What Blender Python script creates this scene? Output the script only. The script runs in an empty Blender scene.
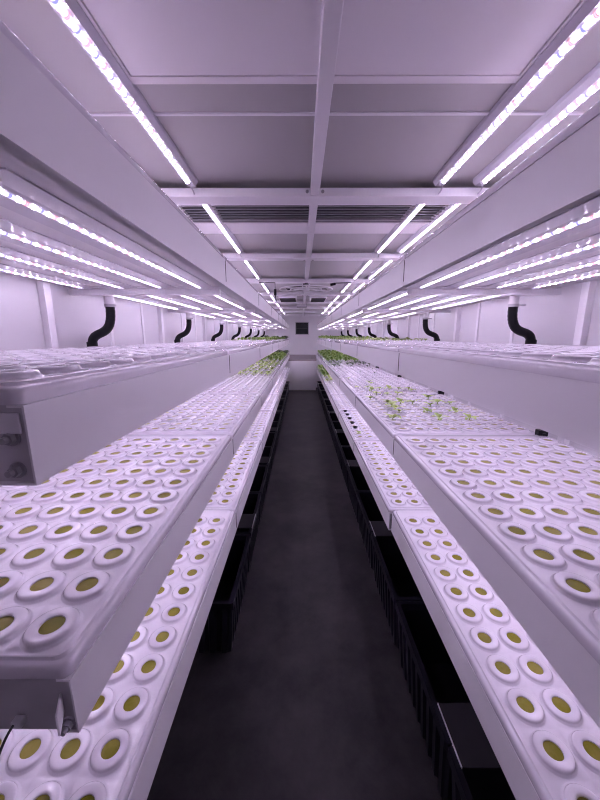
import bpy, bmesh, math, random
from mathutils import Vector, Matrix
PI = math.pi
R = random.Random(7)
SC = bpy.context.scene
COL = SC.collection

# ------------------------------------------------------------------ dimensions (metres)
CAM_Z = 1.66
XL, XR = -0.352, 0.480            # aisle faces of the two racks
DEPTH = 0.7525                    # rack depth
Y0, ML, NM = 0.393, 1.187, 8      # near end, module length, modules
TB = [1.894, 1.4665, 1.043, 0.622]  # trough undersides, top shelf first
TH = 0.103                        # trough height
PX, PY, NC, NR = 0.0895, 0.0906, 8, 12
ROFF = -0.031                     # the rows of holes sit nearer the near edge of a tray
CEIL = CAM_Z + 0.705
WL, WR = -1.152, 1.280
YN, YF = -0.8, 10.6

# ------------------------------------------------------------------ materials
def new_mat(name):
    m = bpy.data.materials.new(name); m.use_nodes = True
    nt = m.node_tree; b = nt.nodes['Principled BSDF']
    return m, nt, b
def N(nt, kind, **kw):
    n = nt.nodes.new(kind)
    for k, v in kw.items():
        if k in n.inputs: n.inputs[k].default_value = v
        else: setattr(n, k, v)
    return n
def simple(name, col, rough=0.4, metal=0.0, var=0.06, scale=6.0, bump=0.0, bscale=60.0, coat=0.0, spec=0.5):
    m, nt, b = new_mat(name); L = nt.links
    tc = N(nt, 'ShaderNodeTexCoord')
    no = N(nt, 'ShaderNodeTexNoise', Scale=scale, Detail=4.0); L.new(tc.outputs['Object'], no.inputs['Vector'])
    mx = N(nt, 'ShaderNodeMix', data_type='RGBA')
    mx.inputs[6].default_value = (*[c*(1-var) for c in col], 1); mx.inputs[7].default_value = (*[min(1, c*(1+var)) for c in col], 1)
    L.new(no.outputs['Fac'], mx.inputs[0]); L.new(mx.outputs[2], b.inputs['Base Color'])
    b.inputs['Metallic'].default_value = metal
    b.inputs['Specular IOR Level'].default_value = spec
    rr = N(nt, 'ShaderNodeMapRange'); rr.inputs[3].default_value = rough*0.8; rr.inputs[4].default_value = min(1, rough*1.2)
    L.new(no.outputs['Fac'], rr.inputs[0]); L.new(rr.outputs[0], b.inputs['Roughness'])
    b.inputs['Coat Weight'].default_value = coat; b.inputs['Coat Roughness'].default_value = 0.08
    if bump:
        n2 = N(nt, 'ShaderNodeTexNoise', Scale=bscale, Detail=3.0); L.new(tc.outputs['Object'], n2.inputs['Vector'])
        bp = N(nt, 'ShaderNodeBump', Strength=bump, Distance=0.002); L.new(n2.outputs['Fac'], bp.inputs['Height'])
        L.new(bp.outputs['Normal'], b.inputs['Normal'])
    return m

M = {}
M['tray'] = simple('white_moulded_plastic', (0.73, 0.695, 0.755), 0.16, var=0.02, scale=9, coat=0.6)
M['panel'] = simple('white_painted_metal', (0.79, 0.77, 0.80), 0.36, var=0.05, scale=3, bump=0.05)
M['wall'] = simple('white_wall_panel', (0.68, 0.66, 0.69), 0.4, var=0.03, scale=1.5)
M['ceiling'] = simple('grey_ceiling_sheet', (0.42, 0.405, 0.405), 0.34, var=0.08, scale=1.6)
M['hatch'] = simple('pale_ceiling_panel', (0.88, 0.85, 0.88), 0.4, var=0.03, scale=2)
M['beam'] = simple('white_beam_paint', (0.82, 0.80, 0.83), 0.35, var=0.04, scale=5)
M['steel'] = simple('brushed_steel', (0.50, 0.48, 0.51), 0.42, metal=0.3, var=0.12, scale=14, bump=0.1)
M['bolt'] = simple('bolt_metal', (0.36, 0.35, 0.37), 0.32, metal=0.6, var=0.1)
M['black_rubber'] = simple('black_rubber', (0.006, 0.006, 0.008), 0.55, var=0.2, scale=30, spec=0.25)
M['bin'] = simple('black_bin_plastic', (0.009, 0.008, 0.016), 0.36, var=0.25, scale=8)
M['plate'] = simple('dark_grey_plate', (0.035, 0.032, 0.038), 0.5, var=0.25, scale=12, metal=0.2)
M['edge'] = simple('edge_highlight_paint', (0.85, 0.83, 0.88), 0.3)  # pale colour stands in for lamp glint along the cover plate edges
M['housing'] = simple('lamp_housing', (0.60, 0.58, 0.64), 0.3, var=0.03)
M['cap'] = simple('lamp_end_cap', (0.75, 0.73, 0.78), 0.3)
M['cord'] = simple('pale_cord', (0.62, 0.58, 0.66), 0.25)
M['dark_cord'] = simple('dark_cord', (0.02, 0.02, 0.022), 0.4)
M['grille'] = simple('grey_grille', (0.34, 0.33, 0.35), 0.4, var=0.05)
M['grille_back'] = simple('grille_duct', (0.05, 0.048, 0.05), 0.6)
M['pvc'] = simple('white_pipe', (0.8, 0.78, 0.8), 0.3)
M['screen'] = simple('dark_window_glass', (0.02, 0.024, 0.024), 0.12, var=0.3, scale=5)
M['cabinet'] = simple('pale_cabinet_paint', (0.88, 0.86, 0.89), 0.4, var=0.04, scale=2)
M['cabinet_top'] = simple('grey_cabinet_top', (0.30, 0.26, 0.27), 0.4)

def olive_mat():
    m, nt, b = new_mat('olive_cup_floor'); L = nt.links
    g = N(nt, 'ShaderNodeNewGeometry')
    no = N(nt, 'ShaderNodeTexNoise', Scale=9.0, Detail=2.0); L.new(g.outputs['Position'], no.inputs['Vector'])
    n2 = N(nt, 'ShaderNodeTexNoise', Scale=120.0, Detail=2.0); L.new(g.outputs['Position'], n2.inputs['Vector'])
    ad = N(nt, 'ShaderNodeMath', operation='MULTIPLY_ADD'); ad.inputs[1].default_value = 0.3
    L.new(n2.outputs['Fac'], ad.inputs[0]); L.new(no.outputs['Fac'], ad.inputs[2])
    cr = N(nt, 'ShaderNodeValToRGB'); L.new(ad.outputs[0], cr.inputs['Fac'])
    e = cr.color_ramp.elements
    e[0].position = 0.45; e[0].color = (0.17, 0.158, 0.002, 1)
    e[1].position = 0.85; e[1].color = (0.26, 0.225, 0.045, 1)
    L.new(cr.outputs['Color'], b.inputs['Base Color'])
    b.inputs['Roughness'].default_value = 0.35; b.inputs['Specular IOR Level'].default_value = 0.12
    return m
M['olive'] = olive_mat()

def leaf_mat(name, c0, c1):
    m, nt, b = new_mat(name); L = nt.links
    g = N(nt, 'ShaderNodeNewGeometry')
    no = N(nt, 'ShaderNodeTexNoise', Scale=14.0, Detail=3.0); L.new(g.outputs['Position'], no.inputs['Vector'])
    cr = N(nt, 'ShaderNodeValToRGB'); L.new(no.outputs['Fac'], cr.inputs['Fac'])
    cr.color_ramp.elements[0].position = 0.35; cr.color_ramp.elements[0].color = (*c0, 1)
    cr.color_ramp.elements[1].position = 0.68; cr.color_ramp.elements[1].color = (*c1, 1)
    L.new(cr.outputs['Color'], b.inputs['Base Color']); b.inputs['Roughness'].default_value = 0.45
    return m
M['seedling'] = leaf_mat('seedling_leaf', (0.22, 0.33, 0.05), (0.42, 0.52, 0.14))
M['lettuce'] = leaf_mat('lettuce_leaf', (0.13, 0.27, 0.03), (0.34, 0.48, 0.09))
M['dark_leaf'] = leaf_mat('dark_leaf', (0.05, 0.085, 0.04), (0.11, 0.16, 0.07))

def led_mat(name, strength):
    m = bpy.data.materials.new(name); m.use_nodes = True
    nt = m.node_tree; L = nt.links; nt.nodes.clear()
    out = N(nt, 'ShaderNodeOutputMaterial'); em = N(nt, 'ShaderNodeEmission')
    tc = N(nt, 'ShaderNodeTexCoord'); sp = N(nt, 'ShaderNodeSeparateXYZ'); L.new(tc.outputs['Object'], sp.inputs[0])
    a = N(nt, 'ShaderNodeMath', operation='MULTIPLY'); a.inputs[1].default_value = 1/0.066; L.new(sp.outputs['Y'], a.inputs[0])
    f = N(nt, 'ShaderNodeMath', operation='FRACT'); L.new(a.outputs[0], f.inputs[0])
    cr = N(nt, 'ShaderNodeValToRGB'); L.new(f.outputs[0], cr.inputs['Fac'])
    W = (0.84, 0.715, 1.0, 1); RD = (0.045, 0.0065, 0.0085, 1); BL = (0.004, 0.004, 0.022, 1)
    el = cr.color_ramp.elements
    el[0].position = 0.0; el[0].color = W
    el[1].position = 1.0; el[1].color = W
    for p, c in ((0.175, W), (0.195, RD), (0.305, RD), (0.325, W), (0.68, W), (0.70, BL), (0.80, BL), (0.82, W)):
        e = el.new(p); e.color = c
    L.new(cr.outputs['Color'], em.inputs['Color'])
    # a diode every quarter period: bright spot, milky cover between
    q = N(nt, 'ShaderNodeMath', operation='MULTIPLY'); q.inputs[1].default_value = 2*PI/0.0165; L.new(sp.outputs['Y'], q.inputs[0])
    co = N(nt, 'ShaderNodeMath', operation='COSINE'); L.new(q.outputs[0], co.inputs[0])
    h = N(nt, 'ShaderNodeMath', operation='MULTIPLY_ADD'); h.inputs[1].default_value = 0.5; h.inputs[2].default_value = 0.5; L.new(co.outputs[0], h.inputs[0])
    pw = N(nt, 'ShaderNodeMath', operation='POWER'); pw.inputs[1].default_value = 4.0; L.new(h.outputs[0], pw.inputs[0])
    mr = N(nt, 'ShaderNodeMapRange'); mr.inputs[3].default_value = 1.1*strength; mr.inputs[4].default_value = 66.0*strength
    L.new(pw.outputs[0], mr.inputs[0]); L.new(mr.outputs[0], em.inputs['Strength'])
    L.new(em.outputs[0], out.inputs['Surface'])
    return m
M['led'] = led_mat('shelf_led_diodes', 1.6)
M['led_ceiling'] = led_mat('ceiling_led_diodes', 1.5)

def floor_mat():
    m, nt, b = new_mat('black_rubber_flooring'); L = nt.links
    g = N(nt, 'ShaderNodeNewGeometry')
    no = N(nt, 'ShaderNodeTexNoise', Scale=1.7, Detail=9.0, Roughness=0.7); L.new(g.outputs['Position'], no.inputs['Vector'])
    cr = N(nt, 'ShaderNodeValToRGB'); L.new(no.outputs['Fac'], cr.inputs['Fac'])
    cr.color_ramp.elements[0].position = 0.40; cr.color_ramp.elements[0].color = (0.019, 0.017, 0.021, 1)
    cr.color_ramp.elements[1].position = 0.75; cr.color_ramp.elements[1].color = (0.085, 0.076, 0.078, 1)
    L.new(cr.outputs['Color'], b.inputs['Base Color'])
    rr = N(nt, 'ShaderNodeMapRange'); rr.inputs[3].default_value = 0.45; rr.inputs[4].default_value = 0.75
    L.new(no.outputs['Fac'], rr.inputs[0]); L.new(rr.outputs[0], b.inputs['Roughness'])
    mp = N(nt, 'ShaderNodeMapping'); mp.inputs['Rotation'].default_value = (0, 0, PI/4); L.new(g.outputs['Position'], mp.inputs['Vector'])
    ck = N(nt, 'ShaderNodeTexVoronoi', Scale=55.0); ck.inputs['Randomness'].default_value = 0.0
    L.new(mp.outputs[0], ck.inputs['Vector'])
    bp = N(nt, 'ShaderNodeBump', Strength=0.25, Distance=0.002); L.new(ck.outputs['Distance'], bp.inputs['Height'])
    L.new(bp.outputs['Normal'], b.inputs['Normal'])
    return m
M['floor'] = floor_mat()

# ------------------------------------------------------------------ object helpers
def link(o, parent=None):
    COL.objects.link(o)
    if parent: o.parent = parent
    return o
def obj(name, bm, mats, parent=None, loc=(0, 0, 0), smooth=False):
    me = bpy.data.meshes.new(name); bm.to_mesh(me); bm.free()
    for mm in (mats if isinstance(mats, (list, tuple)) else [mats]): me.materials.append(mm)
    if smooth:
        for p in me.polygons: p.use_smooth = True
        me.set_sharp_from_angle(angle=math.radians(40))
    o = bpy.data.objects.new(name, me); o.location = loc
    return link(o, parent)
def tag(o, label, cat, group=None, kind=None):
    o['label'] = label; o['category'] = cat
    if group: o['group'] = group
    if kind: o['kind'] = kind
    return o
def thing(name, label, cat, loc=(0, 0, 0), group=None):
    o = bpy.data.objects.new(name, None); o.empty_display_size = 0.05; o.location = loc
    link(o); return tag(o, label, cat, group)
def struct(name, bm, m, label, cat, loc=(0, 0, 0)):
    o = obj(name, bm, m, None, loc); tag(o, label, cat, None, 'structure'); return o
def copy_tree(root, loc, label, group=None):
    kids = list(root.children)
    r = root.copy(); COL.objects.link(r); r.location = loc; r['label'] = label
    if group: r['group'] = group
    for ch in kids:
        c = ch.copy(); COL.objects.link(c); c.parent = r
        for g in ch.children:
            d = g.copy(); COL.objects.link(d); d.parent = c
    return r
def box(bm, x0, x1, y0, y1, z0, z1, bev=0.0):
    v = [bm.verts.new((x, y, z)) for z in (z0, z1) for y in (y0, y1) for x in (x0, x1)]
    fs = [bm.faces.new([v[i] for i in q]) for q in ((0, 2, 3, 1), (4, 5, 7, 6), (0, 1, 5, 4), (2, 6, 7, 3), (0, 4, 6, 2), (1, 3, 7, 5))]
    if bev:
        es = {e for f in fs for e in f.edges}
        bmesh.ops.bevel(bm, geom=list(es), offset=bev, segments=2, affect='EDGES', profile=0.5)
    return v
def B(*a, **k):
    bm = bmesh.new(); box(bm, *a, **k); return bm
def cyl(bm, p, q, r0, r1=None, n=16, caps=True):
    r1 = r0 if r1 is None else r1
    p, q = Vector(p), Vector(q); d = (q-p).normalized()
    a = d.orthogonal().normalized(); b = d.cross(a)
    A = [bm.verts.new(p+(a*math.cos(2*PI*i/n)+b*math.sin(2*PI*i/n))*r0) for i in range(n)]
    C = [bm.verts.new(q+(a*math.cos(2*PI*i/n)+b*math.sin(2*PI*i/n))*r1) for i in range(n)]
    for i in range(n): bm.faces.new((A[i], A[(i+1) % n], C[(i+1) % n], C[i]))
    if caps: bm.faces.new(A[::-1]); bm.faces.new(C)
def CY(*a, **k):
    bm = bmesh.new(); cyl(bm, *a, **k); return bm
def tube(bm, pts, r, n=10, ribs=0.0):
    pts = [Vector(p) for p in pts]; rings = []; ref = None
    for i, p in enumerate(pts):
        d = (pts[min(i+1, len(pts)-1)]-pts[max(i-1, 0)]).normalized()
        if ref is None: ref = d.orthogonal().normalized()
        ref = (ref-d*ref.dot(d)).normalized(); b = d.cross(ref)
        rr = r*(1+(ribs if i % 2 else 0))
        rings.append([bm.verts.new(p+(ref*math.cos(2*PI*k/n)+b*math.sin(2*PI*k/n))*rr) for k in range(n)])
    for A, C in zip(rings, rings[1:]):
        for k in range(n): bm.faces.new((A[k], A[(k+1) % n], C[(k+1) % n], C[k]))
    bm.faces.new(rings[0][::-1]); bm.faces.new(rings[-1])
def bez(P, n=24):
    P = [Vector(p) for p in P]; out = []
    for i in range(n+1):
        t = i/n; out.append(P[0]*(1-t)**3+P[1]*3*t*(1-t)**2+P[2]*3*t*t*(1-t)+P[3]*t**3)
    return out
def extrude_profile(bm, prof, y0, y1):
    A = [bm.verts.new((x, y0, z)) for x, z in prof]; C = [bm.verts.new((x, y1, z)) for x, z in prof]
    n = len(prof)
    for i in range(n): bm.faces.new((A[i], A[(i+1) % n], C[(i+1) % n], C[i]))
    bm.faces.new(A[::-1]); bm.faces.new(C)
    bmesh.ops.recalc_face_normals(bm, faces=bm.faces)

# ------------------------------------------------------------------ words for labels
TIER = ['top shelf', 'eye-level shelf', 'waist-height shelf', 'lowest shelf']
ORD = ['first', 'second', 'third', 'fourth', 'fifth', 'sixth', 'seventh', 'last']
ORDX = ['first', 'second', 'third', 'fourth', 'fifth', 'sixth', 'seventh', 'eighth', 'ninth', 'tenth', 'eleventh', 'twelfth', 'thirteenth', 'fourteenth', 'fifteenth', 'sixteenth', 'seventeenth', 'eighteenth', 'nineteenth']
SIDE = {-1: 'left', 1: 'right'}
def tb(s, k): return TB[k]+(.012 if s > 0 and k == 1 else 0)   # the right eye-level shelf sits a little higher
def zs(k): return (1.14, 1.05, 1.0, 1.0)[k]   # the two upper shelves have slightly deeper troughs
def cx(s): return XL-DEPTH/2 if s < 0 else XR+DEPTH/2
def my(m): return Y0+ML*(m+0.5)

# ------------------------------------------------------------------ room shell
struct('floor', B(WL-.05, WR+.05, YN-.05, YF+.05, -0.06, 0), M['floor'], 'black rubber floor with a fine raised texture and dusty scuffs', 'floor')
struct('ceiling', B(WL-.05, WR+.05, YN-.05, YF+.05, CEIL, CEIL+.06), M['ceiling'], 'grey sheet ceiling above the racks and aisle', 'ceiling')
struct('wall_left', B(WL-.05, WL, YN-.05, YF+.05, 0, CEIL), M['wall'], 'white container wall behind the left rack', 'wall')
struct('wall_right', B(WR, WR+.05, YN-.05, YF+.05, 0, CEIL), M['wall'], 'white container wall behind the right rack', 'wall')
struct('wall_near', B(WL, WR, YN-.05, YN, 0, CEIL), M['wall'], 'white container wall behind the viewpoint', 'wall')
struct('wall_far', B(WL, WR, YF, YF+.05, 0, CEIL), M['cabinet'], 'pale end wall with a small dark window, beyond the aisle', 'wall')
CXM = (WL+WR)/2
# ceiling panel with raised border
bm = bmesh.new(); zz = (CEIL-.010, CEIL)
for q in ((-.555, -.529, -.7, 1.05), (.529, .555, -.7, 1.05), (-.529, .529, 1.024, 1.05), (-.529, .529, -.7, -.674)): box(bm, CXM+q[0], CXM+q[1], q[2], q[3], *zz)
struct('trim_1', bm, M['hatch'], 'pale border around the large ceiling panel overhead', 'ceiling panel')
bm = B(CXM-.524, CXM+.524, -0.669, 1.019, CEIL-.010, CEIL); struct('trim_2', bm, M['hatch'], 'large pale ceiling panel nearest the viewpoint', 'ceiling panel')
struct('trim_3', B(WL, WR, 1.180, 1.192, CEIL-.004, CEIL), M['beam'], 'thin pale seam strip across the ceiling before the first crossbeam', 'trim')
struct('trim_4', B(CXM-.75, CXM+.75, 2.16, 2.38, CEIL-.008, CEIL), M['hatch'], 'pale ceiling strip just beyond the slatted vent', 'ceiling panel')
# longitudinal centre beam and crossbeams
tn = 5
bm = B(CXM-.020, CXM+.020, YN, YF, CAM_Z+.646, CEIL, bev=.002); struct('trim_%d' % tn, bm, M['beam'], 'long narrow white beam along the middle of the ceiling', 'beam'); tn += 1
for k in range(9):
    y = Y0+ML*k+.06+ (0 if k else 0)
    bm = bmesh.new()
    extrude_profile(bm, [(0, 0), (.088, 0), (.088, .058), (.080, .058), (.080, .008), (.008, .008), (.008, .036), (0, .036)], WL, WR)
    # profile is in x-z and runs along y: turn it so it runs across the room
    for v in bm.verts: v.co = Vector((v.co.y, v.co.x, v.co.z))
    bmesh.ops.recalc_face_normals(bm, faces=bm.faces)
    b_ = struct('trim_%d' % tn, bm, M['beam'], '%s white ceiling crossbeam counted from the near end' % (ORD[k] if k < 8 else 'ninth'), 'beam', (0, y, CAM_Z+.640)); tn += 1
    for sx in (-1, 1):
        h = bmesh.new(); X = CXM+sx*.036
        if k == 1: cyl(h, (X, -.004, .020), (X, .001, .020), .0075, n=12)
        else: cyl(h, (X, .066, -.003), (X, .066, .001), .008, n=12)
        obj('bolt', h, M['bolt'], b_)
# wall seam battens
for s in (-1, 1):
    for m in range(NM):
        for dy in (.40, .80):
            y = Y0+ML*m+dy
            x0, x1 = (WL, WL+.008) if s < 0 else (WR-.008, WR)
            struct('trim_%d' % tn, B(x0, x1, y-.012, y+.012, .3, CEIL), M['beam'], 'white vertical seam strip on the %s wall' % SIDE[s], 'trim'); tn += 1

# far wall: dark window
w = struct('window_1', B(-.185, .25, YF-.02, YF, CAM_Z+.072, CAM_Z+.474), M['steel'], 'small dark square window in the far end wall', 'window')
obj('pane', B(-.163, .228, YF-.026, YF-.02, CAM_Z+.094, CAM_Z+.452), M['screen'], w)
obj('window_bar', B(-.163, .228, YF-.034, YF-.026, CAM_Z+.266, CAM_Z+.278), M['plate'], w)
# far cabinet
t = thing('storage_cabinet', 'pale cabinet with a grey top standing at the end of the aisle', 'cabinet', (0.045, 10.29, 0))
obj('body', B(-.43, .43, -.26, .26, 0, .93, bev=.004), M['cabinet'], t)
bm = B(-.437, .437, -.27, .27, .93, .965)
for v in bm.verts:
    if v.co.z > .95 and v.co.y > 0: v.co.z = 1.095
obj('top', bm, M['cabinet_top'], t)

# slatted ceiling vent
t = thing('ceiling_vent', 'wide slatted ceiling vent behind the first crossbeam over the aisle', 'vent', (CXM, 2.0, CEIL))
obj('backing', B(-.72, .72, -.135, .135, -.004, 0), M['grille_back'], t)
bm = bmesh.new()
for a in ((-.74, .74, -.15, -.135), (-.74, .74, .135, .15), (-.74, -.72, -.135, .135), (.72, .74, -.135, .135)): box(bm, *a, -.02, 0)
obj('frame', bm, M['hatch'], t)
bm = bmesh.new()
for i in range(7):
    y = -.115+i*.038
    v = box(bm, -.72, .72, y-.010, y+.010, -.020, -.016)
    bmesh.ops.rotate(bm, verts=v, cent=(0, y, -.018), matrix=Matrix.Rotation(math.radians(25), 3, 'X'))
obj('slats', bm, M['grille'], t)

# ------------------------------------------------------------------ troughs
LEN = ML-.005
def trough_proto():
    t = thing('grow_trough', '', 'trough')
    hw, hl = DEPTH/2, LEN/2
    for s in (-1, 1):
        bm = bmesh.new()
        pr = [(hw, 0), (hw, TH), (hw-.022, TH), (hw-.022, TH-.003), (hw-.003, TH-.003), (hw-.003, .003), (hw-.028, .003), (hw-.028, 0)]
        extrude_profile(bm, [(s*x, z) for x, z in pr], -hl, hl)
        obj('side_panel', bm, M['panel'], t)
    for s in (-1, 1):
        bm = B(-hw+.004, hw-.004, s*(hl-.004)-.002, s*(hl-.004)+.002, .004, TH)
        obj('end_plate', bm, M['steel'], t)
    obj('base_panel', B(-hw+.004, hw-.004, -hl+.007, hl-.007, .0, .004), M['panel'], t)
    for s in (-1, 1):
        obj('joint_gasket', B(s*hw-.0015, s*hw+.0015, hl-.001, hl+.004, .018, TH-.003), M['black_rubber'], t)
    return t
TP = trough_proto()
troughs = {}
first = True
for s in (-1, 1):
    for k in range(4):
        for m in range(NM):
            lab = '%s white trough from the near end on the %s of the %s rack' % (ORD[m], TIER[k], SIDE[s])
            loc = (cx(s)+(.012 if (s, k, m) == (1, 3, 0) else 0), my(m), tb(s, k))
            if first: TP.location = loc; TP['label'] = lab; TP['group'] = 'grow troughs'; o = TP; first = False
            else: o = copy_tree(TP, loc, lab, 'grow troughs')
            o.scale = (1, 1, zs(k)); troughs[s, k, m] = o
# fittings on the exposed near ends
def near_fittings(s, k):
    o = troughs[s, k, 0]; hl = LEN/2; e = -s  # aisle side in local x
    yb = -hl+.002
    def bolt(x, z):
        bm = bmesh.new()
        cyl(bm, (x, yb, z), (x, yb-.003, z), .0105, n=18)
        cyl(bm, (x, yb-.003, z), (x, yb-.010, z), .0075, n=6)
        cyl(bm, (x, yb-.010, z), (x, yb-.017, z), .0042, n=10)
        obj('bolt', bm, M['bolt'], o)['label'] = 'steel hex bolt with washer on the end plate'
    X = e*DEPTH/2
    if k == 1:
        bolt(X-e*.022, .020); bolt(X-e*.022, .062)
        bm = B(-.019, .019, -.0015, .0015, -.013, .013, bev=.001)
        f = obj('folded_tab', bm, M['panel'], o, (X-e*.026, yb-.003, TH-.022))
    elif k == 2:
        bolt(X-e*.013, .020)
        bm = B(-.018, .018, -.0015, .0015, -.018, .018, bev=.001)
        f = obj('folded_tab', bm, M['panel'], o, (X-e*.010, yb-.018, TH-.042)); f.rotation_euler = (0, 0, e*math.radians(-62))
        bm = bmesh.new(); tube(bm, bez([(X-e*.090, yb-.002, .03), (X-e*.094, yb-.04, .035), (X-e*.110, yb-.06, -.05), (X-e*.17, yb-.04, TB[3]-TB[2]+TH+.0277+.012)], 20), .002, 8)
        obj('wire', bm, M['dark_cord'], o)
        obj('cable_tie', B(X-e*.088-.008, X-e*.088+.008, yb-.012, yb, .022, .034, bev=.002), M['cap'], o)
    else:
        bolt(X-e*.02, .03)
for s in (-1, 1):
    for k in range(4): near_fittings(s, k)

# ------------------------------------------------------------------ planting trays
ZP = 0.0   # plateau height in tray space; lip hangs below
def rrect(bm, hx, hy, r, z, n=6):
    vs = []
    for qx, qy, a0 in ((1, 1, 0), (-1, 1, PI/2), (-1, -1, PI), (1, -1, 1.5*PI)):
        for i in range(n+1):
            a = a0+PI/2*i/n
            vs.append(bm.verts.new((qx*(hx-r)+r*math.cos(a), qy*(hy-r)+r*math.sin(a), z)))
    return vs
def loop_faces(bm, A, C):
    n = len(A)
    for i in range(n): bm.faces.new((A[i], A[(i+1) % n], C[(i+1) % n], C[i]))
def tray_mesh(SEG=24):
    bm = bmesh.new()
    x0, y0 = -PX*(NC-1)/2, -PY*(NR-1)/2+ROFF
    prof = [(.0440, .0), (.0428, .0006), (.0414, .0018), (.0402, .0030), (.0392, .0040), (.0384, .0060), (.0376, .0080), (.0362, .0094), (.0340, .0101), (.0300, .0102), (.0235, .0101), (.0202, .0096), (.0188, .0084), (.0185, .0062)]
    key = {}
    def V(x, y, z):
        k = (round(x, 5), round(y, 5), round(z, 5))
        if k not in key: key[k] = bm.verts.new((x, y, z))
        return key[k]
    q = SEG//4
    for i in range(NC):
        for j in range(NR):
            X, Y = x0+i*PX, y0+j*PY
            sq = []
            for a in range(SEG):
                side, u = divmod(a, q); u = u/q*2-1
                px, py = ((1, u), (-u, 1), (-1, -u), (u, -1))[side]
                xx, yy = X+px*PX/2, Y+py*PY/2
                inner_pt = abs(xx) < PX*NC/2-.001 and abs(yy-ROFF) < PY*NR/2-.001
                far = max(0., math.hypot(px*PX/2, py*PY/2)-PX/2)/(.0637-PX/2)
                sq.append(V(xx, yy, .0038*far**1.5 if inner_pt else 0))
            prev = sq
            for r, z in prof:
                ring = [bm.verts.new((X+r*math.cos(-PI/4+2*PI*a/SEG), Y+r*math.sin(-PI/4+2*PI*a/SEG), z)) for a in range(SEG)]
                loop_faces(bm, prev, ring); prev = ring
            f = bm.faces.new(prev); f.material_index = 1
    bm.edges.ensure_lookup_table()
    inner = [e for e in bm.edges if len(e.link_faces) == 1]
    hx, hy = DEPTH/2+.004, LEN/2-.001
    lp = rrect(bm, hx-.014, hy-.014, .020, 0)
    el = [bm.edges.new((lp[i], lp[(i+1) % len(lp)])) for i in range(len(lp))]
    bmesh.ops.triangle_fill(bm, use_beauty=True, edges=inner+el, normal=(0, 0, 1))
    prev = lp
    for d, r, z in ((.0125, .020, -.0006), (.0105, .020, -.0046), (.0095, .019, -.0052), (.0060, .017, -.0056), (.0030, .016, -.0070), (.0010, .015, -.0100), (0, .014, -.0145), (0, .014, -.0250), (.0003, .014, -.0275), (.0030, .012, -.0275), (.0036, .011, -.0120)):
        dy = d
        ring = rrect(bm, hx-d, hy-dy, r, z); loop_faces(bm, prev, ring); prev = ring
    bmesh.ops.recalc_face_normals(bm, faces=bm.faces)
    return bm
tm = tray_mesh()
# make sure the plateau faces up
up = sum(f.normal.z*f.calc_area() for f in tm.faces)
if up < 0: bmesh.ops.reverse_faces(tm, faces=tm.faces)
TRAY = obj('planting_tray', tm, [M['tray'], M['olive']], smooth=True)
TZ = TH+.0277      # tray origin above trough underside
trays = {}; first = True
for s in (-1, 1):
    for k in range(4):
        for m in range(NM):
            lab = '%s white planting tray from the near end on the %s of the %s rack' % (ORD[m], TIER[k], SIDE[s])
            if first: o = TRAY; first = False
            else: o = TRAY.copy(); COL.objects.link(o)
            dx = R.uniform(-.002, .002)
            if s < 0: dx -= .007
            if (s, k, m) == (1, 3, 0): dx = .017
            o.location = (cx(s)+dx, my(m), tb(s, k)+TZ+TH*(zs(k)-1))
            tag(o, lab, 'tray', 'planting trays'); trays[s, k, m] = o
def hole(s, k, m, c, r):
    o = trays[s, k, m]
    x = -s*(PX*(NC-1)/2-c*PX); y = -PY*(NR-1)/2+ROFF+r*PY
    return (o.location.x+x, o.location.y+y, o.location.z+.0065)

# ------------------------------------------------------------------ LED grow bars
def led_bar(length, ceiling=False):
    t = thing('led_grow_bar', '', 'grow light')
    h = length/2
    if ceiling:
        bm = bmesh.new(); extrude_profile(bm, [(-.030, 0), (.030, 0), (.030, -.014), (.018, -.030), (-.018, -.030), (-.030, -.014)], -h-.05, h+.05)
        zt, r = -.030, .0086
    else:
        bm = bmesh.new(); extrude_profile(bm, [(-.062, 0), (.062, 0), (.062, -.003), (.020, -.004), (.012, -.006), (-.012, -.006), (-.020, -.004), (-.062, -.003)], -h-.030, h+.030)
        zt, r = -.006, .0042
    obj('mounting_rail', bm, M['housing'], t)
    bm = bmesh.new(); n = 8
    pr = [(r*math.cos(PI*i/n), zt-r*math.sin(PI*i/n)) for i in range(n+1)]
    extrude_profile(bm, pr, -h, h); obj('led_strip', bm, M['led_ceiling' if ceiling else 'led'], t, smooth=True)
    for e in (-1, 1):
        bm = bmesh.new()
        pr2 = [((r+.002)*math.cos(PI*i/n), zt-(r+.002)*math.sin(PI*i/n)) for i in range(n+1)]
        extrude_profile(bm, pr2, min(e*h, e*(h+.018)), max(e*h, e*(h+.018))); obj('end_cap', bm, M['cap'], t)
    if ceiling:
        bm = bmesh.new(); y = h+.018
        tube(bm, bez([(0, y, zt-.006), (.03, y+.05, zt-.035), (-.035, y+.10, zt-.035), (-.005, y+.19, zt-.006)], 16), .003, 6)
        obj('power_lead', bm, M['cord'], t)
    return t
OFFC = {-1: [.150, .361, .520, .680], 1: [.150, .331, .512, .680]}
OFF = {-1: [.125, .310, .495, .680], 1: [.082, .262, .440, .615]}
ROW = ['by aisle', 'two', 'three', 'by wall']
LC, LS = 1.0, 1.04
PC, PT = led_bar(LC, True), led_bar(LS, False)
usedC = usedT = False
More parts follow.
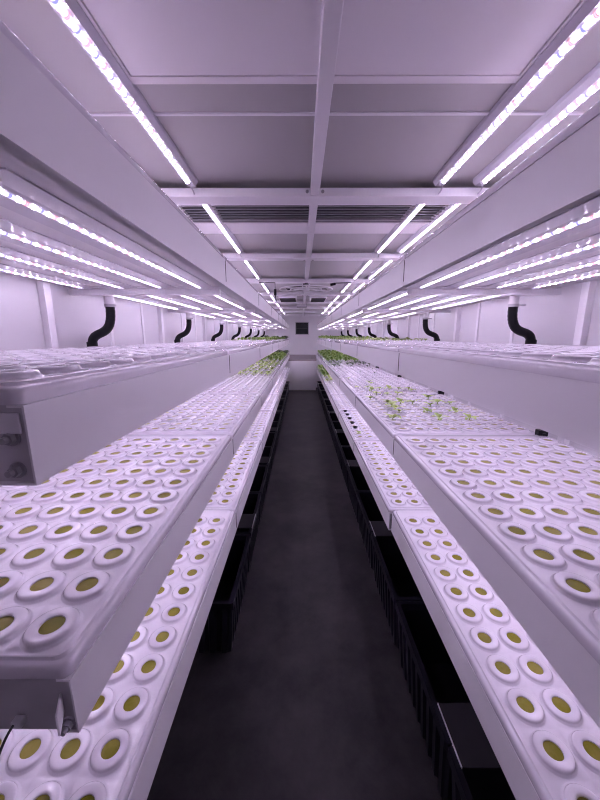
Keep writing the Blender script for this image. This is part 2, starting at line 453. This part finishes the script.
for s in (-1, 1):
    for k in range(4):
        for c in range(4):
            for m in range(NM):
                of = (OFFC if k == 0 else OFF)[s][c]; x = XL-of if s < 0 else XR+of
                y = Y0+ML*m+(.180+LC/2 if k == 0 else .140+LS/2)
                if k == 0: z, P, used = CEIL, PC, usedC
                else: z, P, used = tb(s, k-1)-.0003, PT, usedT
                where = 'ceiling' if k == 0 else 'underside of '+TIER[k-1]
                lab = '%s LED bar on the %s, %s rack, row %s' % (ORD[m], where, SIDE[s], ROW[c])
                g = 'LED grow bars on the '+where
                if not used:
                    P.location = (x, y, z); P['label'] = lab; P['group'] = g
                    if k == 0: usedC = True
                    else: usedT = True
                else: copy_tree(P, (x, y, z), lab, g)

# ------------------------------------------------------------------ rack frames (upright at the wall, cantilever arms)
def rack_frame(s, i):
    y = Y0+ML*i+(0 if i else .03)
    nth = ORDX[i]
    xb = XL-DEPTH-.018 if s < 0 else XR+DEPTH+.018
    xw = WL if s < 0 else WR
    yo = -.10 if i else .0
    t = thing('rack_post', '%s white rack post from the near end against the %s wall' % (nth, SIDE[s]), 'post', ((xb+xw)/2, y+yo, 0), 'rack posts'); h = abs(xb-xw)/2
    obj('upright', B(-h, h, -.02, .02, .008, TB[0]+.05, bev=.002), M['beam'], t)
    obj('foot_plate', B(-h, h, -.04, .04, 0, .008), M['steel'], t)
    for k in range(4):
        xa = XL-.05 if s < 0 else XR+.05
        z = tb(s, k); y0, y1 = (.072, .102)
        if i == 8: y0, y1 = -.14, -.11
        if i == 0: y0, y1 = .03, .055
        o = obj('shelf_bracket', B(min(xa, xw), max(xa, xw), y0, y1, z-.030, z-.0005, bev=.002), M['beam'], None, (0, y, 0))
        tag(o, '%s white bracket from the near end under the %s of the %s rack' % (nth, TIER[k], SIDE[s]), 'bracket', 'shelf brackets')
for s in (-1, 1):
    for i in range(9): rack_frame(s, i)

# ------------------------------------------------------------------ drain hoses
def hose_proto(s):
    t = thing('drain_hose', '', 'hose', (0, 0, 0))
    xa = -.990 if s < 0 else 1.095; xb = xa+s*.116
    zt = TB[0]+.02
    zm = zt-.100
    zb2 = tb(s, 1)+TZ+TH*(zs(1)-1)+.001
    pts = [(xa, 0, zm+.015)]+bez([(xa, 0, zm), (xa-s*.006, 0, zm-.19), (xb+s*.004, 0, zb2+.12), (xb, 0, zb2)], 44)
    bm = bmesh.new(); tube(bm, pts, .0215, 14, .05); obj('hose', bm, M['black_rubber'], t, smooth=True)
    obj('stub_pipe', CY((xa, 0, zt+.016), (xa, 0, zm+.012), .0225, n=20), M['pvc'], t, smooth=True)
    bm = bmesh.new(); cyl(bm, (xa, 0, zm+.012), (xa, 0, zm-.002), .0255, n=20)
    box(bm, xa+.015, xa+.045, -.028, -.020, zm+.001, zm+.009)
    obj('hose_clamp', bm, M['steel'], t)
    obj('collar', CY((xb, 0, zb2-.001), (xb, 0, zb2+.030), .0255, n=20), M['black_rubber'], t, smooth=True)
    return t
for s in (-1, 1):
    P = hose_proto(s)
    for m in range(1, NM):
        y = Y0+ML*m+.137
        lab = '%s black S-bent drain hose from the near end above the %s eye-level shelf' % (ORD[m-1], SIDE[s])
        if m == 1: P.location = (0, y, 0); P['label'] = lab; P['group'] = 'drain hoses'
        else: copy_tree(P, (0, y, 0), lab, 'drain hoses')

# ------------------------------------------------------------------ black clips on tray joints
for m in range(1, NM):
    bm = B(-.024, .024, -.016, .016, 0, .032, bev=.004); box(bm, -.008, .008, -.022, .022, .006, .018)
    o = obj('tray_clip', bm, M['black_rubber'], None, (XR+DEPTH-.014, Y0+ML*m-.018, TB[2]+TZ-.005))
    tag(o, 'small black clip at the %s tray joint along the back of the right waist-height shelf' % ORD[m-1], 'clip', 'tray joint clips')

# ------------------------------------------------------------------ black bins under the racks
BW, BL, BH = .62, .588, .335
def bin_mesh():
    bm = bmesh.new(); n = 9
    def outline(hx, hy, amp, z):
        P = []
        def edge(a, b, nrm, cnt):
            for i in range(cnt):
                for u, d in ((.08, 0), (.22, amp), (.62, amp), (.76, 0)):
                    t_ = (i+u)/cnt
                    P.append((a[0]+(b[0]-a[0])*t_-nrm[0]*(amp-d), a[1]+(b[1]-a[1])*t_-nrm[1]*(amp-d)))
        edge((hx, -hy), (hx, hy), (1, 0), n); edge((hx, hy), (-hx, hy), (0, 1), n)
        edge((-hx, hy), (-hx, -hy), (-1, 0), n); edge((-hx, -hy), (hx, -hy), (0, -1), n)
        return [bm.verts.new((x, y, z)) for x, y in P]
    hx, hy = BW/2, BL/2
    l0 = outline(hx-.03, hy-.03, .014, 0); l1 = outline(hx-.008, hy-.008, .014, BH-.05)
    l2 = outline(hx-.007, hy-.007, .0, BH-.045); l3 = outline(hx, hy, 0, BH-.04); l4 = outline(hx, hy, 0, BH)
    l5 = outline(hx-.020, hy-.020, 0, BH); l6 = outline(hx-.026, hy-.026, 0, BH-.03); l7 = outline(hx-.05, hy-.05, 0, .006)
    bm.faces.new(l0[::-1])
    for a, b in zip((l0, l1, l2, l3, l4, l5, l6), (l1, l2, l3, l4, l5, l6, l7)): loop_faces(bm, a, b)
    bm.faces.new(l7)
    bmesh.ops.recalc_face_normals(bm, faces=bm.faces)
    return bm
BIN = obj('water_bin', bin_mesh(), M['bin']); firstb = True
PLATE = obj('cover_plate', B(-BW/2+.02, BW/2, -.09, .09, 0, .006, bev=.001), M['plate']); firstp = True
EDGE = {}
for s in (-1, 1):
    xc = (XL-BW/2+.008) if s < 0 else (XR+BW/2-.004+.008)
    y = 1.385 if s < 0 else .82-.593
    i = 0
    while y+.593 < 9.9:
        if firstb: o = BIN; firstb = False
        else: o = BIN.copy(); COL.objects.link(o)
        o.location = (xc, y+.2965, 0.0)
        tag(o, '%s ribbed black floor bin from the near end under the %s rack' % (ORDX[i], SIDE[s]), 'bin', 'floor bins')
        plate_here = (i % 2 == 1)
        if plate_here:
            yy = (y+.15) if s < 0 else (y+.03)
            if firstp: p = PLATE; firstp = False
            else: p = PLATE.copy(); COL.objects.link(p)
            p.location = (xc, yy, BH); p.rotation_euler = (0, 0, 0 if s > 0 else 0)
            tag(p, '%s dark grey cover plate from the near end across the %s bins' % (ORDX[i//2], SIDE[s]), 'plate', 'bin cover plates')
            e = obj('painted_edge_highlight', B(-.002, .0005, -.09, .09, -.004, .0075), M['edge'], p, (-s*BW/2+(.02 if s < 0 else .02) if s > 0 else BW/2, 0, 0))  # aisle edge of the plate, its specular highlight painted on as pale colour
        y += .593; i += 1

# ------------------------------------------------------------------ plants
def leaf(bm, base, ang, length, width, rise, droop, n=4, wav=0.0):
    d = Vector((math.cos(ang), math.sin(ang), 0)); sd = Vector((-d.y, d.x, 0)); rows = []
    for i in range(n+1):
        t_ = i/n
        w_ = width*math.sin(PI*min(.97, .12+.85*t_))**.8
        c = base+d*length*t_+Vector((0, 0, rise*math.sin(t_*PI*.6)-droop*t_*t_))
        k = wav*math.sin(t_*9+ang*3)
        rows.append([bm.verts.new(c-sd*w_+Vector((0, 0, k+.15*w_))), bm.verts.new(c), bm.verts.new(c+sd*w_+Vector((0, 0, .15*w_-k)))])
    for A, C in zip(rows, rows[1:]):
        bm.faces.new((A[0], A[1], C[1], C[0])); bm.faces.new((A[1], A[2], C[2], C[1]))
def seedling_mesh(rr):
    bm = bmesh.new(); h = rr.uniform(.007, .014)
    tube(bm, [(0, 0, 0), (rr.uniform(-.003, .003), rr.uniform(-.003, .003), h*.6), (0, 0, h)], .0014, 5)
    n = rr.choice((3, 4, 5)); a0 = rr.uniform(0, 6)
    for i in range(n):
        leaf(bm, Vector((0, 0, h*(1-.15*i/n))), a0+2*PI*i/n+rr.uniform(-.3, .3), rr.uniform(.020, .036), rr.uniform(.007, .012), rr.uniform(.002, .014), rr.uniform(.0, .010))
    return bm
def lettuce_mesh(rr, size=1.0):
    bm = bmesh.new(); cyl(bm, (0, 0, 0), (0, 0, .02), .006, n=6)
    for ring, (n, L_, rise) in enumerate(((7, .075, .035), (6, .06, .055), (5, .042, .065))):
        for i in range(n):
            leaf(bm, Vector((0, 0, .012+.006*ring)), 2*PI*i/n+ring*.5+rr.uniform(-.2, .2), L_*rr.uniform(.85, 1.15)*size, .024*size*rr.uniform(.85, 1.1), rise*size*rr.uniform(.8, 1.2), .015*size, 5, .004)
    return bm
rr = random.Random(3)
def variants(name, fn, mat, cnt):
    out = []
    for i in range(cnt):
        bm = fn(rr); me = bpy.data.meshes.new(name); bm.to_mesh(me); bm.free(); me.materials.append(mat)
        for p in me.polygons: p.use_smooth = True
        out.append(me)
    return out
SEED = variants('seedling', seedling_mesh, M['seedling'], 5)
DSEED = variants('seedling', seedling_mesh, M['dark_leaf'], 3)
LETT = variants('lettuce', lettuce_mesh, M['lettuce'], 4)
DLETT = variants('lettuce', lettuce_mesh, M['dark_leaf'], 3)
pc = {'seedling': 0, 'lettuce': 0}
def plant(name, meshes, s, k, m, c, r, label, group, sc=1.0):
    o = bpy.data.objects.new(name, rr.choice(meshes)); COL.objects.link(o)
    o.location = hole(s, k, m, c, r); o.rotation_euler = (0, 0, rr.uniform(0, 6.28))
    f = sc*rr.uniform(.85, 1.2); o.scale = (f, f, f)
    tag(o, label, 'seedling' if name == 'seedling' else 'lettuce', group); pc[name] += 1
def where(s, k, m): return '%s tray of the %s %s' % (ORD[m], SIDE[s], TIER[k])
def sow(s, k, m, cols, prob, mesh=None, sc=1.0, word='small pale green'):
    for c in cols:
        for r in range(NR):
            if rr.random() < prob:
                plant('seedling', mesh or SEED, s, k, m, c, r, '%s seedling in the %s' % (word, where(s, k, m)), 'seedlings in the '+where(s, k, m), sc)
def lettuces(s, k, m, cols, rows, sc=1.0, mesh=None, word='bushy bright green'):
    for c0 in cols:
        for q, r in enumerate(rows):
            c = c0+(q % 2 if len(cols) > 2 and c0 < 7 else 0)
            if rr.random() < .95:
                plant('lettuce', mesh or LETT, s, k, m, c, r, '%s lettuce in the %s' % (word, where(s, k, m)), 'lettuces in the '+where(s, k, m), sc)
# right waist-height shelf, second tray: seedlings where the photograph shows them
cells = set()
F, TT = 320., math.atan(63/320.); cc, ss = math.cos(TT), math.sin(TT)
for px, py in ((85, 75), (98, 92), (130, 72), (128, 85), (112, 100), (132, 112), (136, 120), (160, 100), (180, 105), (185, 75), (158, 140), (200, 122), (235, 135), (250, 80), (272, 118), (300, 135), (335, 115), (380, 132), (240, 102), (220, 92), (150, 82), (105, 84), (92, 83), (88, 70), (120, 106), (215, 110), (275, 105), (230, 138)):
    x = (330+px/2.22-301)/F; yu = (400-360-py/2.22+4)/F
    q = -.47/(-ss+cc*yu); wx, wy = x*q, (cc+ss*yu)*q
    m = int((wy-Y0)//ML); c = round((wx-XR-.063)/PX); r = round((wy-Y0-ML*m-.095)/PY)
    if 0 <= c < NC and 0 <= r < NR and 0 < m < 4: cells.add((m, c, r))
for m, c, r in sorted(cells):
    plant('seedling', SEED, 1, 2, m, c, r, 'small pale green seedling in the '+where(1, 2, m), 'seedlings in the '+where(1, 2, m), 1.6)
sow(1, 2, 2, range(0, 6), .12, sc=1.3)
sow(1, 2, 3, range(0, 7), .10, mesh=DSEED, sc=.9, word='tiny dark')
sow(1, 2, 4, range(0, 8), .42, mesh=DSEED, sc=1.9, word='small dark green')
lettuces(1, 2, 5, (0, 2, 4, 6), range(1, 12, 2), 1.1)
lettuces(1, 2, 6, (0, 2, 4, 6), range(1, 12, 2), 1.2)
lettuces(1, 2, 7, (0, 2, 4, 6), range(1, 12, 2), 1.2)
sow(1, 1, 2, (0, 2, 4, 6), .55, sc=1.3)
sow(1, 1, 3, (0, 2, 4, 6), .6, sc=1.5)
for m in (4, 5, 6, 7): lettuces(1, 1, m, (0, 3, 6), range(1, 12, 2), .55 if m < 6 else .8)
lettuces(1, 3, 6, (0, 1), range(0, 12, 2), 1.0); lettuces(1, 3, 7, (0, 1), range(0, 12, 2), 1.1)
sow(1, 3, 5, (0, 1), .45, sc=2.0)
sow(-1, 2, 3, range(0, 6), .60, sc=1.9); sow(-1, 2, 4, range(0, 6), .55, sc=2.1)
for m in (5, 6): lettuces(-1, 2, m, (0, 2, 4, 6), range(1, 12, 2), 1.05)
lettuces(-1, 2, 7, (0, 2, 4, 6), range(1, 12, 2), 1.1, DLETT, 'tall dark green')
sow(-1, 1, 3, (0, 2, 5), .5)
for m in (4, 5, 6): lettuces(-1, 1, m, (0, 3, 6), range(1, 12, 2), .55)
lettuces(-1, 1, 7, (0, 3, 6), range(1, 12, 2), .9, DLETT, 'tall dark green')
sow(-1, 3, 7, (0,), .35, mesh=DSEED, word='tiny dark')
plant('seedling', SEED, 1, 3, 2, 0, 1, 'lone seedling beside black net cups on the right lowest shelf', 'lone seedling')
# black net cups standing in the third tray of the right lowest shelf
for i, r in enumerate((3, 5, 7, 9, 11)):
    x, y, z = hole(1, 3, 2, 0, r)
    bm = bmesh.new(); n = 16
    rings = [[bm.verts.new((a*math.cos(2*PI*j/n), a*math.sin(2*PI*j/n), zz)) for j in range(n)] for a, zz in ((.0150, 0), (.0185, .014), (.0262, .014), (.0262, .018), (.0175, .018), (.0140, .004))]
    for a, b in zip(rings, rings[1:]): loop_faces(bm, a, b)
    bm.faces.new(rings[0][::-1]); bm.faces.new(rings[-1])
    o = obj('net_cup', bm, M['black_rubber'], None, (x, y, z))
    tag(o, '%s black net cup in the third tray of the right lowest shelf' % ORD[i], 'cup', 'black net cups')

# ------------------------------------------------------------------ ceiling fittings further down the aisle
t = thing('ceiling_fan', 'round white fan guard with spokes under the ceiling far down the aisle', 'fan', (CXM, 4.35, CEIL))
bm = bmesh.new()
for rad in (.34, .20):
    pts = [(rad*math.cos(2*PI*i/48), rad*math.sin(2*PI*i/48), -.10) for i in range(49)]; tube(bm, pts, .007, 6)
obj('guard_ring', bm, M['beam'], t)
bm = bmesh.new()
for i in range(6):
    a = PI/6+i*PI/3; cyl(bm, (.05*math.cos(a), .05*math.sin(a), -.09), (.34*math.cos(a), .34*math.sin(a), -.10), .008, n=6)
obj('spokes', bm, M['beam'], t)
obj('motor', CY((0, 0, 0), (0, 0, -.12), .055, .045, n=20), M['cap'], t)
for i in range(3):
    a = i*2*PI/3+.5; bm = B(.04, .30, -.035, .035, -.004, .004); bmesh.ops.rotate(bm, verts=bm.verts, cent=(0, 0, 0), matrix=Matrix.Rotation(math.radians(18), 3, 'X'))
    f = obj('blade', bm, M['plate'], t, (0, 0, -.07)); f.rotation_euler = (0, 0, a)
for nm, x0, x1, lab in (('left', -.37, -.07, 'dark ceiling air unit left of the centre beam beyond the fan'), ('right', .15, .42, 'dark ceiling air unit right of the centre beam beyond the fan')):
    t = thing('air_unit', lab, 'air unit', ((x0+x1)/2, 5.65, CEIL), 'ceiling air units'); h = (x1-x0)/2
    obj('casing', B(-h, h, -.28, .28, -.09, 0, bev=.004), M['beam'], t)
    obj('intake', B(-h+.02, h-.02, -.26, .26, -.096, -.09), M['grille_back'], t)
    bm = bmesh.new()
    for i in range(3): box(bm, -h+.02, h-.02, -.2+i*.18, -.19+i*.18, -.104, -.096)
    obj('louvre', bm, M['plate'], t)
t = thing('junction_box', 'small grey box on the ceiling beyond the air units', 'box', (CXM-.05, 6.6, CEIL-.0))
obj('body', B(-.10, .10, -.1, .1, -.13, 0, bev=.004), M['grille'], t); obj('cover', B(-.09, .09, -.104, -.1, -.12, -.01), M['steel'], t)
def cable(name, lab, pts, plug):
    t = thing(name, lab, 'cable', pts[0], 'ceiling cables'); P0 = Vector(pts[0])
    bm = bmesh.new(); tube(bm, [Vector(p)-P0 for p in pts], .006, 6); obj('cord', bm, M['dark_cord'], t)
    a, b = plug; bm = bmesh.new(); cyl(bm, Vector(a)-P0, Vector(b)-P0, .016, n=10); obj('plug', bm, M['black_rubber'], t)
yb = Y0+3*ML+.055
cable('power_cable', 'black cable hanging with a plug from the fourth crossbeam, left side', [(-.50, yb, CAM_Z+.635), (-.31, yb, CAM_Z+.633), (-.31, yb, CAM_Z+.52), (-.30, yb, CAM_Z+.42)], ((-.31, yb, CAM_Z+.56), (-.31, yb, CAM_Z+.49)))
cable('power_cable', 'black cable with a plug along the fourth crossbeam, right side', [(.37, yb, CAM_Z+.615), (.42, yb, CAM_Z+.63), (.60, yb, CAM_Z+.634)], ((.35, yb, CAM_Z+.610), (.41, yb, CAM_Z+.622)))

# ------------------------------------------------------------------ camera, world, view
cam = bpy.data.cameras.new('camera'); co = bpy.data.objects.new('camera', cam); COL.objects.link(co)
cam.sensor_fit = 'VERTICAL'; cam.sensor_height = 24.0; cam.lens = 320/800*24.0; cam.clip_start = .02
co.location = (0, 0, CAM_Z); co.rotation_euler = (PI/2-math.atan(63/320.), 0, math.atan(1/320.))
SC.camera = co
wd = bpy.data.worlds.new('world'); SC.world = wd; wd.use_nodes = True
wd.node_tree.nodes['Background'].inputs[0].default_value = (.05, .045, .06, 1)
SC.view_settings.view_transform = 'Standard'; SC.view_settings.look = 'None'; SC.view_settings.gamma = 1.0
SC.view_settings.exposure = 0.43
try: SC.view_settings.use_curve_mapping = False
except Exception: pass
SC.cycles.max_bounces = 10; SC.cycles.diffuse_bounces = 6
SC.cycles.use_denoising = True
SC.cycles.filter_width = 1.1
print('plants', pc)
